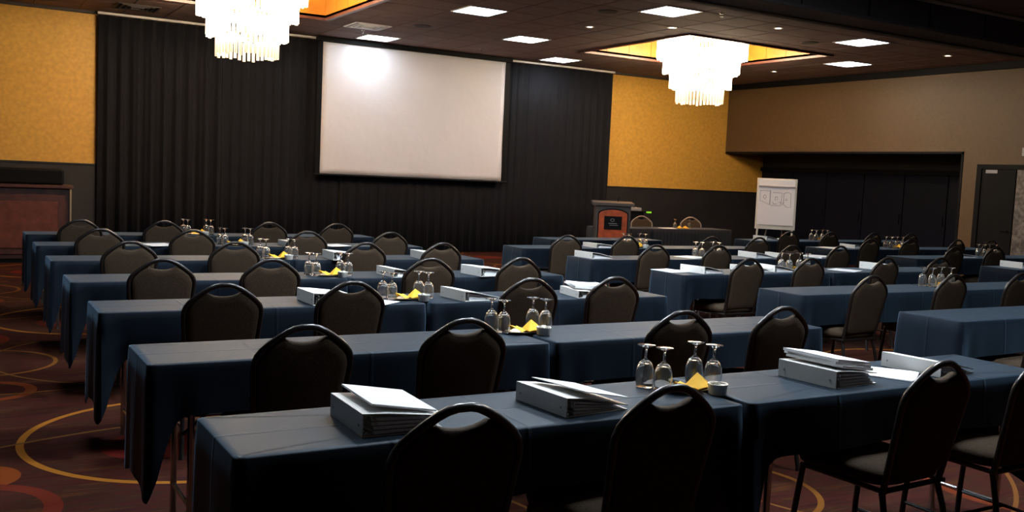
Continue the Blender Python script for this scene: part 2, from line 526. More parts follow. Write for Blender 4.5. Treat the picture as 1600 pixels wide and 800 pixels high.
# ---- lamps in the ceiling
order = {(0, 0): 'lit square ceiling panel right of the left chandelier, at the top edge of the photo',
         (0, 6): 'lit square ceiling panel just above the top left of the projection screen',
         (3, -3): 'largest lit square ceiling panel, high in front of the right chandelier',
         (3, 3): 'lit square ceiling panel in front of the top right of the projection screen',
         (6, 6): 'lit square ceiling panel above the black drape, left of the right chandelier',
         (9, -3): 'lit square ceiling panel beside the dark beam, right of the right chandelier',
         (12, 0): 'lit square ceiling panel by the right wall, farther of the right pair'}
lp = None
for (i, j) in LIGHTS:
    x, y = TX0 + i * PX, TY0 + j * PY
    if lp is None:
        lp = thing('ceiling_light', order[(i, j)], 'ceiling light', (x, y, ZC), 0, 'square ceiling light panels')
        bm = bmesh.new()
        h = 0.318
        box(bm, -h, -h, -0.012, h, -h + .028, 0.011); box(bm, -h, h - .028, -0.012, h, h, 0.011)
        box(bm, -h, -h + .028, -0.012, -h + .028, h - .028, 0.011); box(bm, h - .028, -h + .028, -0.012, h, h - .028, 0.011)
        obj('light_frame', bm, 'white_metal', lp)
        obj('diffuser', bx(-h + .028, -h + .028, -0.006, h - .028, h - .028, 0.010), 'panel_light', lp)
    else:
        dup(lp, (x, y, ZC), 0, order[(i, j)])
np0 = None
for (i, j), lab in zip(NEAR, ('bright ceiling panel over the front rows of the left block', 'bright ceiling panel over the third row, left block',
                              'bright ceiling panel over the left aisle', 'bright ceiling panel over the aisle beside the middle block', 'bright ceiling panel over the right end of the fourth row, left block')):
    x, y = TX0 + i * PX, TY0 + j * PY
    np0 = dup(lp, (x, y, ZC), 0, lab)
    for ch in np0.children:
        if ch.name.startswith('diffuser'):
            ch.data = ch.data.copy(); ch.data.materials[0] = mat('bright_troffer_diffuser', (0.9, 0.9, 0.9), 0.5, emit=(PANEL_COLOR, NEAR_STRENGTH[(i, j)]))
dl = None
for x, y, lab in [(8.59, 12.58, 'small recessed downlight left of the right chandelier'),
                  (10.61, 10.61, 'small recessed downlight above the right chandelier, toward the dark beam'),
                  (14.56, 10.61, 'small recessed downlight near the right wall and the dark beam'),
                  (14.46, 14.49, 'small recessed downlight behind the right chandelier, by the right wall'),
                  (9.50, 11.71, 'brighter small downlight at the near corner of the right chandelier recess')]:
    if dl is None:
        dl = thing('downlight', lab, 'downlight', (x, y, ZC - 0.005), 0, 'small recessed downlights')
        obj('trim_ring', lathe(bmesh.new(), [(0.05, 0), (0.075, -0.002), (0.08, -0.008), (0.05, -0.012), (0.045, -0.004)], 20), 'white_metal', dl, True)
        obj('lamp', lathe(bmesh.new(), [(0, -0.003), (0.045, -0.003), (0.045, 0.0), (0, 0.0)], 16), 'down_light', dl)
    else:
        dup(dl, (x, y, ZC - 0.005), 0, lab)
for x, y, lab in [(8.0, 11.29, 'round dark ceiling speaker beside the largest lit ceiling panel'),
                  (12.0, 11.29, 'round dark ceiling speaker right of the right chandelier'),
                  (6.65, 14.55, 'round dark ceiling speaker in front of the projection screen')]:
    t = thing('ceiling_speaker', lab, 'speaker', (x, y, ZC - 0.004), 0, 'round ceiling speakers')
    obj('grille', lathe(bmesh.new(), [(0, -0.010), (0.09, -0.010), (0.125, -0.006), (0.125, 0)], 24), 'speaker', t, True)
    obj('grille_ring', lathe(bmesh.new(), [(0.125, 0), (0.125, -0.008), (0.135, -0.010), (0.145, 0)], 24), 'grid', t, True)
for x, y, lab in [(5.92, 15.81, 'small ceiling sprinkler beside the panel above the screen'),
                  (9.02, 10.30, 'small ceiling sprinkler right of the largest lit ceiling panel'),
                  (8.5, 16.34, 'small ceiling sprinkler above the right half of the screen')]:
    t = thing('sprinkler', lab, 'sprinkler', (x + .2, y, ZC - 0.004), 0, 'ceiling sprinklers')
    obj('rose', lathe(bmesh.new(), [(0, -0.012), (0.02, -0.010), (0.035, 0)], 12), 'steel', t, True)
    obj('head', lathe(bmesh.new(), [(0, -0.05), (0.02, -0.048), (0.02, -0.045), (0.006, -0.04), (0.006, -0.012), (0, -0.012)], 10), 'steel', t, True)
# air diffusers
for x, y, lab, m_ in [(5.99, 15.28, 'pale square air vent in the ceiling left of the screen', 'white_metal'),
                      (2.55, 16.30, 'dark square air vent in the ceiling at the far left', 'grid')]:
    t = thing('ceiling_vent', lab, 'vent', (x, y, ZC - 0.006), 0)
    bm = bmesh.new()
    for k in range(4):
        h = 0.30 - k * 0.072
        for s in (-1, 1):
            box(bm, -h, s * h - .012, -0.012 - .004 * k, h, s * h + .012, 0)
            box(bm, s * h - .012, -h, -0.012 - .004 * k, s * h + .012, h, 0)
    obj('louvre', bm, m_, t)
    obj('backing', bx(-.3, -.3, -0.004, .3, .3, 0.0), 'grey' if m_ == 'white_metal' else 'black', t)

# ---- chandeliers
def chandelier(x, y, label):
    ch = thing('chandelier', label, 'chandelier', (x, y, 0), 0, 'tiered glass tube chandeliers')
    tiers = [(0.785, 4.12, 3.82), (0.665, 3.815, 3.565), (0.535, 3.56, 3.30), (0.41, 3.295, 3.035)]
    meshes = []
    for r, zt, zb in tiers:
        bm = bmesh.new()
        L = zt - zb
        n = 7
        top = [bm.verts.new((0.021 * math.cos(2 * PI * k / n), 0.021 * math.sin(2 * PI * k / n), 0)) for k in range(n)]
        bot = [bm.verts.new((v.co.x, v.co.y, -L)) for v in top]
        for k in range(n):
            bm.faces.new((top[k], bot[k], bot[(k + 1) % n], top[(k + 1) % n]))
        bm.faces.new(bot); bm.faces.new(top[::-1])
        bmesh.ops.recalc_face_normals(bm, faces=bm.faces[:])
        cnt = int(2 * PI * r / 0.0640)
        first = None
        for k in range(cnt):
            a = 2 * PI * k / cnt
            loc = (r * math.cos(a), r * math.sin(a), zt + random.choice((-0.026, -0.012, 0.0, 0.012)))
            if first is None:
                o = obj('glass_tube', bm, 'low_tube' if zb < 3.1 else 'tube3' if zb < 3.4 else 'tube2' if zb < 3.7 else 'tube', ch, loc=loc); first = o.data
            else:
                o = bpy.data.objects.new('glass_tube', first); C.objects.link(o); o.parent = ch; o.location = loc
        bm = bmesh.new()
        tube(bm, [(r * math.cos(2 * PI * k / 40), r * math.sin(2 * PI * k / 40), zt + 0.022) for k in range(40)], 0.009, 6, closed=True)
        for k in range(4):
            tube(bm, [(0, 0, zt + .02), (r * math.cos(k * PI / 2), r * math.sin(k * PI / 2), zt + .02)], 0.008, 5)
        obj('tier_ring', bm, 'goldmetal', ch)
    obj('stem', tube(bmesh.new(), [(0, 0, ZC + 0.49), (0, 0, 3.3)], 0.03, 10), 'goldmetal', ch)
    obj('canopy', lathe(bmesh.new(), [(0, ZC + .495), (0.25, ZC + .495), (0.22, ZC + .45), (0.05, ZC + .42), (0, ZC + .42)], 24), 'goldmetal', ch, True)
    return ch
chandelier(3.57, 13.58, 'large chandelier of lit glass tubes in tiers, at the upper left before the drape')
chandelier(11.70, 13.53, 'large chandelier of lit glass tubes in tiers, at the right in a gold recess')

# ---- drapes, track and screen
tr = tag(obj('curtain_track', bx(2.08, YB - 0.20, ZC - 0.06, 12.40, YB - 0.14, ZC - 0.02, bev=0.006), 'white_metal'),
         'long pale curtain track under the ceiling above the black drapes', 'curtain track')
def drape(x0, x1, y, ph, amp, per, label):
    bm = bmesh.new()
    n = int((x1 - x0) / 0.018)
    cols = []
    for k in range(n + 1):
        x = x0 + (x1 - x0) * k / n
        yy = y + amp * math.sin(2 * PI * x / per + ph + 0.8 * math.sin(x * 2.1 + ph)) + 0.4 * amp * math.sin(2 * PI * x / (per * .43) + 1.3 * ph)
        col = []
        for q in range(5):
            f_ = q / 4
            z = 0.02 + f_ * (ZC - 0.090)
            col.append(bm.verts.new((x, y + (yy - y) * (1.15 - 0.35 * f_), z)))
        cols.append(col)
    for a, b in zip(cols, cols[1:]):
        for q in range(4):
            bm.faces.new((a[q], b[q], b[q + 1], a[q + 1]))
    o = obj('stage_drape', bm, 'drape', None, True)
    md = o.modifiers.new('thickness', 'SOLIDIFY'); md.thickness = 0.006
    return tag(o, label, 'drape', 'black drapes along the back wall')
drape(2.10, 4.085, YB - 0.12, 0.3, 0.034, 0.23, 'black drape panel next to the left gold wall, leftmost of all')
drape(4.09, 6.285, YB - 0.11, 1.4, 0.014, 0.19, 'black drape panel just left of the projection screen')
drape(6.29, 8.285, YB - 0.12, 2.2, 0.012, 0.20, 'black drape panel behind the left half of the projection screen')
drape(8.29, 10.285, YB - 0.11, 3.9, 0.012, 0.18, 'black drape panel behind the right half of the screen')
drape(10.29, 12.40, YB - 0.12, 5.2, 0.010, 0.20, 'black drape panel right of the screen, ending at the right gold wall')

scr = thing('projection_screen', 'large white projection screen hanging in front of the black drapes', 'projection screen', (0, 0, 0))
SY = YB - 0.26
def scr_mesh():
    bm = bmesh.new()
    nx, nz = 36, 24
    g = [[bm.verts.new((5.84 + 3.81 * i / nx, SY + 0.006 * math.sin(i * .45 + j * .5) * (1 - j / nz), 1.455 + (ZC - 0.09 - 1.455) * j / nz)) for j in range(nz + 1)] for i in range(nx + 1)]
    for i in range(nx):
        for j in range(nz):
            bm.faces.new((g[i][j], g[i + 1][j], g[i + 1][j + 1], g[i][j + 1]))
    return bm
so = obj('screen_fabric', scr_mesh(), 'screen', scr, True)
md = so.modifiers.new('thickness', 'SOLIDIFY'); md.thickness = 0.003
for a_, b_ in ((5.75, 5.84), (9.65, 9.75)):
    obj('screen_border', bx(a_, SY - .008, 1.43, b_, SY + .008, ZC - 0.09), 'black', scr)
obj('bottom_bar', tube(bmesh.new(), [(5.72, SY, 1.435), (9.78, SY, 1.435)], 0.022, 10), 'black', scr, True)
obj('housing', bx(5.72, SY - 0.06, ZC - 0.10, 9.78, SY + 0.04, ZC - 0.015, bev=0.01), 'black', scr)

# ---- mahogany cabinet at the far left and the case on it
cab = thing('bar_cabinet', 'dark mahogany cabinet with a raised front panel at the far left', 'cabinet', (0, 15.4, 0))
obj('body', bx(-1.4, 0.03, 0.06, 1.52, 0.62, 1.08), 'darkwood', cab)
obj('plinth', bx(-1.38, 0.06, 0.0, 1.50, 0.60, 0.06), 'black', cab)
for a, b in ((-1.34, 0.05), (0.12, 1.46)):
    p = obj('front_panel', bx(a, 0.0, 0.12, b, 0.03, 0.98, bev=0.012), 'darkwood', cab)
    obj('raised_field', bx(a + .09, -0.015, 0.21, b - .09, 0.0, 0.89, bev=0.012), 'cabinetwood', p)
obj('cabinet_top', bx(-1.44, -0.04, 1.08, 1.57, 0.66, 1.125, bev=0.008), 'darkwood', cab)
obj('corner_strip', bx(1.522, -0.01, 0.06, 1.545, 0.03, 1.075), 'brass', cab)
tag(obj('equipment_case', bx(-1.2, 15.55, 1.127, 1.46, 15.95, 1.36, bev=0.03), 'black'),
    'long black case lying on the mahogany cabinet at the far left', 'case')

# ================================================================== TABLES, CLOTHS, CHAIRS
TL, TW = 1.83, 0.457
def make_table(label):
    t = thing('folding_table', label, 'table', (0, 0, 0), 0)
    obj('tabletop', bx(-TL / 2, -TW / 2, 0.722, TL / 2, TW / 2, 0.748, bev=0.004), 'tabletop', t)
    for sx in (-1, 1):
        for sy in (-1, 1):
            x, y = sx * 0.74, sy * 0.165
            bm = tube(bmesh.new(), [(x, y, 0.722), (x, y, 0.03), (x, y, 0.0)], [0.014, 0.014, 0.018], 8)
            obj('leg', bm, 'steel', t, True)
        obj('leg_brace', tube(bmesh.new(), [(sx * .74, -.165, 0.14), (sx * .74, .165, 0.14)], 0.010, 7), 'steel', t, True)
        obj('stay', tube(bmesh.new(), [(sx * .74, 0, 0.40), (sx * .36, 0, 0.715)], 0.008, 7), 'steel', t, True)
    return t

def cloth_bm(seed):
    rnd = random.Random(seed)
    L, W = 1.846, 0.474
    zt = 0.7525
    rc = 0.012
    pts = []
    def seg(ax, ay, bx_, by, side, n):
        for k in range(n):
            f_ = k / n
            pts.append((ax + (bx_ - ax) * f_, ay + (by - ay) * f_, side, f_))
    hx, hy = L / 2, W / 2
    seg(-hx + rc, -hy, hx - rc, -hy, 'f', 72)
    seg(hx - rc, -hy, hx, -hy + rc, 'c', 4)
    seg(hx, -hy + rc, hx, hy - rc, 'r', 18)
    seg(hx, hy - rc, hx - rc, hy, 'c', 4)
    seg(hx - rc, hy, -hx + rc, hy, 'b', 72)
    seg(-hx + rc, hy, -hx, hy - rc, 'c', 4)
    seg(-hx, hy - rc, -hx, -hy + rc, 'l', 18)
    seg(-hx, -hy + rc, -hx + rc, -hy, 'c', 4)
    n = len(pts)
    bm = bmesh.new()
    fo = rnd.uniform(0.18, 0.23)
    ph = [rnd.uniform(0, 6.28) for _ in range(4)]
    def nrm(i):
        x, y, s, f_ = pts[i]
        return {'f': Vector((0, -1, 0)), 'b': Vector((0, 1, 0)), 'r': Vector((1, 0, 0)), 'l': Vector((-1, 0, 0)),
                'c': Vector((math.copysign(1, x), math.copysign(1, y), 0)).normalized()}[s]
    def drop(i):
        x, y, s, f_ = pts[i]
        dx, dy = hx - abs(x), hy - abs(y)
        if s in 'fb':
            return fo + 0.32 * math.exp(-(dx / 0.075) ** 2) + 0.006 * math.sin(x * 5 + ph[0])
        if s == 'c':
            return fo + 0.34
        return 0.50 + (fo - 0.16) * math.exp(-(dy / 0.10) ** 2) + 0.01 * math.sin(y * 9 + ph[1])
    levels = [(-0.030, 0.0, None), (-0.004, -0.001, None), (0.0, -0.006, None)]
    rings = []
    cen = bm.verts.new((0, 0, zt))
    for off, dz, _ in levels:
        rings.append([bm.verts.new((pts[i][0] + nrm(i).x * off, pts[i][1] + nrm(i).y * off, zt + dz)) for i in range(n)])
    NT = 7
    for q in range(1, NT + 1):
        t = q / NT
        ring = []
        for i in range(n):
            x, y, s, f_ = pts[i]
            nn = nrm(i)
            d = drop(i)
            dx, dy = hx - abs(x), hy - abs(y)
            fold = 0.0
            if s in 'fb':
                fold = 0.007 * math.sin(x * 13 + ph[2]) * t + 0.026 * math.exp(-(dx / 0.05) ** 2) * t - 0.016 * math.exp(-((dx - 0.11) / 0.05) ** 2) * t
            elif s == 'c':
                fold = 0.030 * t
            else:
                fold = 0.006 * math.sin(y * 22 + ph[3]) * t + 0.004 * t
            # end skirts stay close to the table so that neighbouring cloths do not meet
            lim = 0.0 if s in 'lr' else 1.0
            ox = nn.x * (0.004 + (fold if lim else min(fold, 0.008)))
            oy = nn.y * (0.004 + fold + 0.008 * t)
            if s == 'c':
                ox = nn.x * 0.010 * t + nn.x * 0.003
            ring.append(bm.verts.new((x + ox, y + oy, zt - 0.008 - t * d)))
        rings.append(ring)
    # top: strips from the inner ring to a centre line keep the quads clean
    for i in range(n):
        bm.faces.new((cen, rings[0][i], rings[0][(i + 1) % n]))
    for a, b in zip(rings, rings[1:]):
        for i in range(n):
            bm.faces.new((a[i], b[i], b[(i + 1) % n], a[(i + 1) % n]))
    bmesh.ops.recalc_face_normals(bm, faces=bm.faces[:])
    return bm

# ---- banquet chair (faces +Y, back toward -Y)
def back_pt(u, v, off=0.0):
    """u sideways, v up along the leaning back from the seat, off out of the back's plane (+ = rear)"""
    lean = 0.20
    return Vector((u, -0.185 - v * math.sin(lean) - off * math.cos(lean), 0.43 + v * math.cos(lean) - off * math.sin(lean)))

def back_outline():
    half = [(0.176, 0.0), (0.181, 0.08), (0.188, 0.17), (0.195, 0.26), (0.200, 0.325), (0.199, 0.352), (0.190, 0.378), (0.172, 0.402),
            (0.145, 0.426), (0.110, 0.452), (0.078, 0.472), (0.048, 0.486), (0.020, 0.492)]
    pts = [(u, v) for u, v in half] + [(-u, v) for u, v in reversed(half)]
    return pts

def make_chair(label, fm='frame', name='banquet_chair'):
    t = thing(name, label, 'chair', (0, 0, 0), 0)
    # back frame: one bent tube from seat level over the crown and down again
    oc = back_outline()
    pth = [back_pt(0.174, -0.04)] + [back_pt(u, v) for u, v in oc] + [back_pt(-0.174, -0.04)]
    obj('back_frame', tube(bmesh.new(), pth, 0.0135, 8), fm, t, True)
    # upholstered back with the dipped edge below the hand hold
    rim = []
    for u, v in oc:
        if abs(u) > 0.09:
            k = 1 - 0.012 / max(abs(u), .05)
            rim.append((u * k, v - (0.006 if v > 0.34 else 0)))
    # insert the dip between the two halves
    right = [p for p in rim if p[0] > 0]
    left = [p for p in rim if p[0] < 0]
    dip = [(0.084, 0.450), (0.068, 0.441), (0.045, 0.433), (0.020, 0.429), (0.0, 0.428), (-0.020, 0.429), (-0.045, 0.433), (-0.068, 0.441), (-0.084, 0.450)]
    poly = right + dip + left
    poly[0] = (0.163, 0.03); poly[-1] = (-0.163, 0.03)
    bm = bmesh.new()
    n = len(poly)
    cu, cv = 0.0, 0.24
    rings = []
    for (s, off) in ((0.80, -0.030), (0.93, -0.026), (0.985, -0.016), (1.0, 0.0), (0.985, 0.010), (0.93, 0.016), (0.80, 0.019)):
        rings.append([bm.verts.new(back_pt(cu + (u - cu) * s, cv + (v - cv) * (s if s > 0.9 else s), off)) for u, v in poly])
    for a, b in zip(rings, rings[1:]):
        for i in range(n):
            bm.faces.new((a[i], a[(i + 1) % n], b[(i + 1) % n], b[i]))
    f0 = bm.faces.new(rings[0]); f1 = bm.faces.new(list(reversed(rings[-1])))
    bmesh.ops.recalc_face_normals(bm, faces=bm.faces[:])
    bmesh.ops.triangulate(bm, faces=[f0, f1])
    obj('backrest', bm, 'fabric', t, True)
    # seat cushion
    bm = bmesh.new()
    out = []
    for k in range(40):
        a = 2 * PI * k / 40
        cx, sy = math.cos(a), math.sin(a)
        e = 0.42
        x = 0.215 * math.copysign(abs(cx) ** e, cx)
        y = 0.215 * math.copysign(abs(sy) ** e, sy) + 0.02
        x *= 1 + 0.05 * (y / 0.2)
        out.append((x, y))
    rr = []
    for s, z in ((0.94, 0.425), (1.0, 0.437), (1.015, 0.455), (0.99, 0.474), (0.92, 0.487), (0.7, 0.495), (0.3, 0.498)):
        rr.append([bm.verts.new((x * s, (y - .02) * s + .02, z)) for x, y in out])
    for a, b in zip(rr, rr[1:]):
        for i in range(40):
            bm.faces.new((a[i], a[(i + 1) % 40], b[(i + 1) % 40], b[i]))
    bm.faces.new(rr[0][::-1]); bm.faces.new(rr[-1])
    bmesh.ops.recalc_face_normals(bm, faces=bm.faces[:])
    obj('seat', bm, 'fabric', t, True)
    # steel below
    bm = bmesh.new()
    for sx in (-1, 1):
        tube(bm, [(sx * .185, -0.20, .412), (sx * .19, 0.20, .412)], 0.011, 7)
    for y in (-0.19, 0.19):
        tube(bm, [(-.187, y, .412), (.187, y, .412)], 0.011, 7)
    obj('seat_frame', bm, fm, t, True)
    for sx in (-1, 1):
        obj('leg', tube(bmesh.new(), [(sx * .190, 0.19, .42), (sx * .200, 0.215, .20), (sx * .205, 0.225, .015), (sx * .205, 0.225, 0)], [0.0125, .0125, .0125, .016], 8), fm, t, True)
        a = back_pt(sx * .174, -0.035)
        obj('leg', tube(bmesh.new(), [a, (sx * .185, -0.205, .30), (sx * .200, -0.265, .015), (sx * .200, -0.267, 0)], [0.0125, .0125, .0125, .016], 8), fm, t, True)
        obj('stretcher', tube(bmesh.new(), [(sx * .196, -0.236, .16), (sx * .203, 0.218, .16)], 0.008, 6), fm, t, True)
    obj('cross_stretcher', tube(bmesh.new(), [(-.20, 0.0, .16), (.20, 0.0, .16)], 0.008, 6), fm, t, True)
    return t

ORD = ['first', 'second', 'third', 'fourth', 'fifth', 'sixth', 'seventh']
BLOCKS = {
    # name: (left X, [front Y of each row from the camera], which tables of each row, last word)
    'left': (0.66, [2.55, 3.87, 5.28, 6.62, 8.00, 9.38, 10.74]),
    'middle': (5.57, [3.81, 5.13, 6.50, 7.90, 9.25]),
    'right': (10.50, [6.52, 7.85, 9.22, 10.66]),
}
table0 = cloth0 = None
cloth_meshes = []
def place_table(cx, cy, rz, label, clabel):
    global table0
    if table0 is None:
        table0 = make_table(label); t = table0
        t.location = (cx, cy, 0); t.rotation_euler = (0, 0, rz); t['group'] = 'folding tables under navy cloths'
    else:
        dup(table0, (cx, cy, 0), rz, label, 'folding tables under navy cloths')
    if len(cloth_meshes) < 6:
        o = obj('tablecloth', cloth_bm(11 + len(cloth_meshes)), 'cloth', None, True)
        cloth_meshes.append(o.data)
    else:
        o = bpy.data.objects.new('tablecloth', random.choice(cloth_meshes)); C.objects.link(o)
    o.location = (cx, cy, 0); o.rotation_euler = (0, 0, rz)
    tag(o, clabel, 'tablecloth', 'navy tablecloths')

for bn, (x0, rows) in BLOCKS.items():
    for ri, yf in enumerate(rows):
        for k in (0, 1):
            if bn == 'middle' and ri == 0 and k == 1:
                continue
            if bn == 'right' and k == 1 and ri == 0:
                continue
            cx = x0 + 0.925 + k * 1.882
            side = 'left' if k == 0 else 'right'
            place_table(cx, yf + 0.237, 0,
                        'folding table under a navy cloth, %s table of %s row in %s block' % (side, ORD[ri], bn),
                        'navy cloth on the %s table of the %s row, %s block' % (side, ORD[ri], bn))
# last table of the middle block, set farther right
place_table(6.82 + 0.925, 10.62 + 0.237, 0, 'folding table under a navy cloth in front of the wooden lectern', 'navy cloth on the table right before the wooden lectern')

CH = {
    'left': [[1.20, 1.93, 3.25, 3.93], [1.22, 1.95, 3.15, 3.84], [1.25, 1.94, 3.14, 3.79], [1.19, 1.87, 3.07, 3.84],
             [1.19, 2.00, 3.11, 3.86], [1.17, 1.97, 3.07, 3.94], [1.14, 1.96, 3.08, 3.86]],
    'middle': [[6.15, 6.95], [6.08, 7.03, 7.98, 8.85], [6.12, 6.90, 7.98, 8.80], [6.24, 7.08, 8.19, 8.95], [6.02, 6.85, 8.15, 8.97]],
    'right': [[10.95, 11.80], [10.95, 11.8, 12.9, 13.75], [11.0, 11.85, 12.88, 13.7], [10.95, 11.8, 12.8, 13.7]],
}
BACKTOP = {'left': [2.28, 3.66, 5.08, 6.41, 7.91, 9.25, 10.60], 'middle': [3.52, 4.92, 6.30, 7.80, 9.05], 'right': [6.30, 7.65, 8.98, 10.4]}
chair0 = None
def place_chair(x, y, rz, label):
    global chair0
    if chair0 is None:
        chair0 = make_chair(label)
        chair0.location = (x, y, 0); chair0.rotation_euler = (0, 0, rz); chair0['group'] = 'banquet chairs at the navy tables'
    else:
        dup(chair0, (x, y, 0), rz, label, 'banquet chairs at the navy tables')
rnd = random.Random(5)
for bn, rows in CH.items():
    for ri, xs in enumerate(rows):
        for k, x in enumerate(xs):
            y = min(BACKTOP[bn][ri], BLOCKS[bn][1][ri] - 0.15) + 0.28 + rnd.uniform(-.02, .01)
            place_chair(x, y, rnd.uniform(-.05, .05),
                        'brown fabric banquet chair, %s from left in the %s row of the %s block' % (ORD[k], ORD[ri], bn))

# ================================================================== THINGS ON THE TABLES
ZT = 0.7535
# ---- goblets
GP = [(0, 0.098), (0.012, 0.0965), (0.023, 0.088), (0.0305, 0.070), (0.0335, 0.045), (0.0325, 0.020), (0.0305, 0.001), (0.0318, 0.0),
      (0.0335, 0.002), (0.0353, 0.020), (0.0365, 0.046), (0.0335, 0.073), (0.0255, 0.093), (0.0145, 0.103), (0.0065, 0.109), (0.0048, 0.118), (0.0046, 0.142),
      (0.0065, 0.150), (0.014, 0.156), (0.030, 0.1605), (0.0345, 0.1625), (0.0345, 0.1645), (0.028, 0.1660), (0, 0.1665)]
gob0 = None
def goblet(x, y, z, label, group):
    global gob0
    if gob0 is None:
        gob0 = obj('goblet', lathe(bmesh.new(), GP, 24), 'glass', None, True); o = gob0
    else:
        o = gob0.copy(); C.objects.link(o)
    o.location = (x, y, z)
    tag(o, label, 'glass', group)

def napkin_bm(tent):
    """square paper napkin folded to a triangle: tented over a sharp ridge, or lying nearly flat with one lifted corner"""
    bm = bmesh.new()
    if tent:
        P_ = [(-.075, -.030, .002), (0.0, -.055, .004), (.080, -.030, .002), (.012, .010, .050), (-.020, .050, .004), (.060, .055, .004)]
        F_ = [(0, 1, 3), (1, 2, 3), (0, 3, 4), (3, 2, 5), (3, 5, 4)]
    else:
        P_ = [(-.075, -.040, .020), (-.030, -.062, .003), (.075, -.030, .004), (.060, .050, .022), (-.020, .055, .004), (-.070, .030, .032), (0.0, .0, .020)]
        F_ = [(0, 1, 6), (1, 2, 6), (2, 3, 6), (3, 4, 6), (4, 5, 6), (5, 0, 6)]
    vs = [bm.verts.new(p) for p in P_]
    for f_ in F_:
        bm.faces.new([vs[k] for k in f_])
    bmesh.ops.recalc_face_normals(bm, faces=bm.faces[:])
    bmesh.ops.subdivide_edges(bm, edges=bm.edges[:], cuts=1, use_grid_fill=True)
    r_ = random.Random(3 if tent else 4)
    for v in bm.verts:
        v.co.z += 0.003 + r_.uniform(0, .004)
    geo = bmesh.ops.extrude_face_region(bm, geom=bm.faces[:])
    for v in geo['geom']:
        if isinstance(v, bmesh.types.BMVert):
            v.co.z -= 0.0025
    bmesh.ops.recalc_face_normals(bm, faces=bm.faces[:])
    return bm
nap_t = nap_f = sau0 = ram0 = None
def centre(cx, cy, where, z=ZT, full=True):
    """water glasses, yellow napkins on a saucer and a ramekin of sugar between two tables"""
    global nap_t, nap_f, sau0, ram0
    gl = [(-0.125, 0.080, 'far left'), (-0.095, 0.005, 'near left'), (0.120, 0.075, 'far right'), (0.152, 0.000, 'near right')]
    for dx, dy, pos in gl:
        goblet(cx + dx, cy + dy, z, 'upturned clear goblet, %s of four, %s' % (pos, where), 'upturned water goblets')
    if sau0 is None:
        sau0 = obj('saucer', lathe(bmesh.new(), [(0, 0.003), (0.05, 0.003), (0.080, 0.012), (0.083, 0.013), (0.083, 0.011), (0.05, 0.0), (0, 0.0)], 24), 'plate', None, True); o = sau0
    else:
        o = sau0.copy(); C.objects.link(o)
    o.location = (cx - 0.01, cy - 0.042, z); o.scale = (1.25, .72, 1)
    tag(o, 'tan saucer under the yellow napkins on the %s' % where, 'saucer', 'saucers under napkins')
    if nap_t is None:
        nap_t = obj('napkin', napkin_bm(True), 'napkin'); a = nap_t
        nap_f = obj('napkin', napkin_bm(False), 'napkin'); b = nap_f
    else:
        a = nap_t.copy(); C.objects.link(a); b = nap_f.copy(); C.objects.link(b)
    a.location = (cx + 0.045, cy - 0.035, z + 0.010); a.rotation_euler = (0, 0, 0.5); a.scale = (.85, .85, 1)
    b.location = (cx - 0.050, cy - 0.062, z + 0.010); b.rotation_euler = (0, 0, 0.35); b.scale = (.56, .7, 1)
    tag(a, 'tented yellow paper napkin on the %s' % where, 'napkin', 'yellow napkins')
    tag(b, 'flat folded yellow paper napkin on the %s' % where, 'napkin', 'yellow napkins')
    if ram0 is None:
        ram0 = thing('ramekin', '', 'bowl', (0, 0, 0), 0, 'white ramekins of sugar')
        obj('bowl', lathe(bmesh.new(), [(0, 0), (0.030, 0), (0.034, 0.004), (0.037, 0.034), (0.0385, 0.036), (0.0385, 0.042), (0.035, 0.042), (0.0335, 0.036), (0.030, 0.010), (0, 0.010)], 24), 'china', ram0, True)
        for k in range(9):
            r_ = random.uniform(0, .02); a_ = random.uniform(0, 6.28)
            o = obj('sugar_packet', bx(-.012, -.008, -.0015, .012, .008, .0015), 'sugar', ram0, loc=(r_ * math.cos(a_), r_ * math.sin(a_), .031 + .0016 * k),
                    rot=(random.uniform(-.5, .5), random.uniform(-.5, .5), random.uniform(0, 3)))
        o = ram0
        o.location = (cx + 0.065, cy - 0.125, z)
        o['label'] = 'white ramekin of sugar packets, %s' % where
    else:
        dup(ram0, (cx + 0.065, cy - 0.125, z), random.uniform(0, 6), 'white ramekin of sugar packets, %s' % where, 'white ramekins of sugar')

CEN = {'left': [(2.46, 2.84), (2.53, 4.20), (2.47, 5.50), (2.43, 6.82), (2.44, 8.16), (2.43, 9.55), (2.36, 10.92)],
       'middle': [None, (7.55, 5.40), (7.24, 6.78), (7.31, 8.14), (7.29, 9.45)],
       'right': [None, (12.35, 8.11), (12.15, 9.47), (12.16, 10.92)]}
for bn, L_ in CEN.items():
    for ri, c in enumerate(L_):
        if c:
            centre(c[0], c[1], '%s row of the %s block' % (ORD[ri], bn))

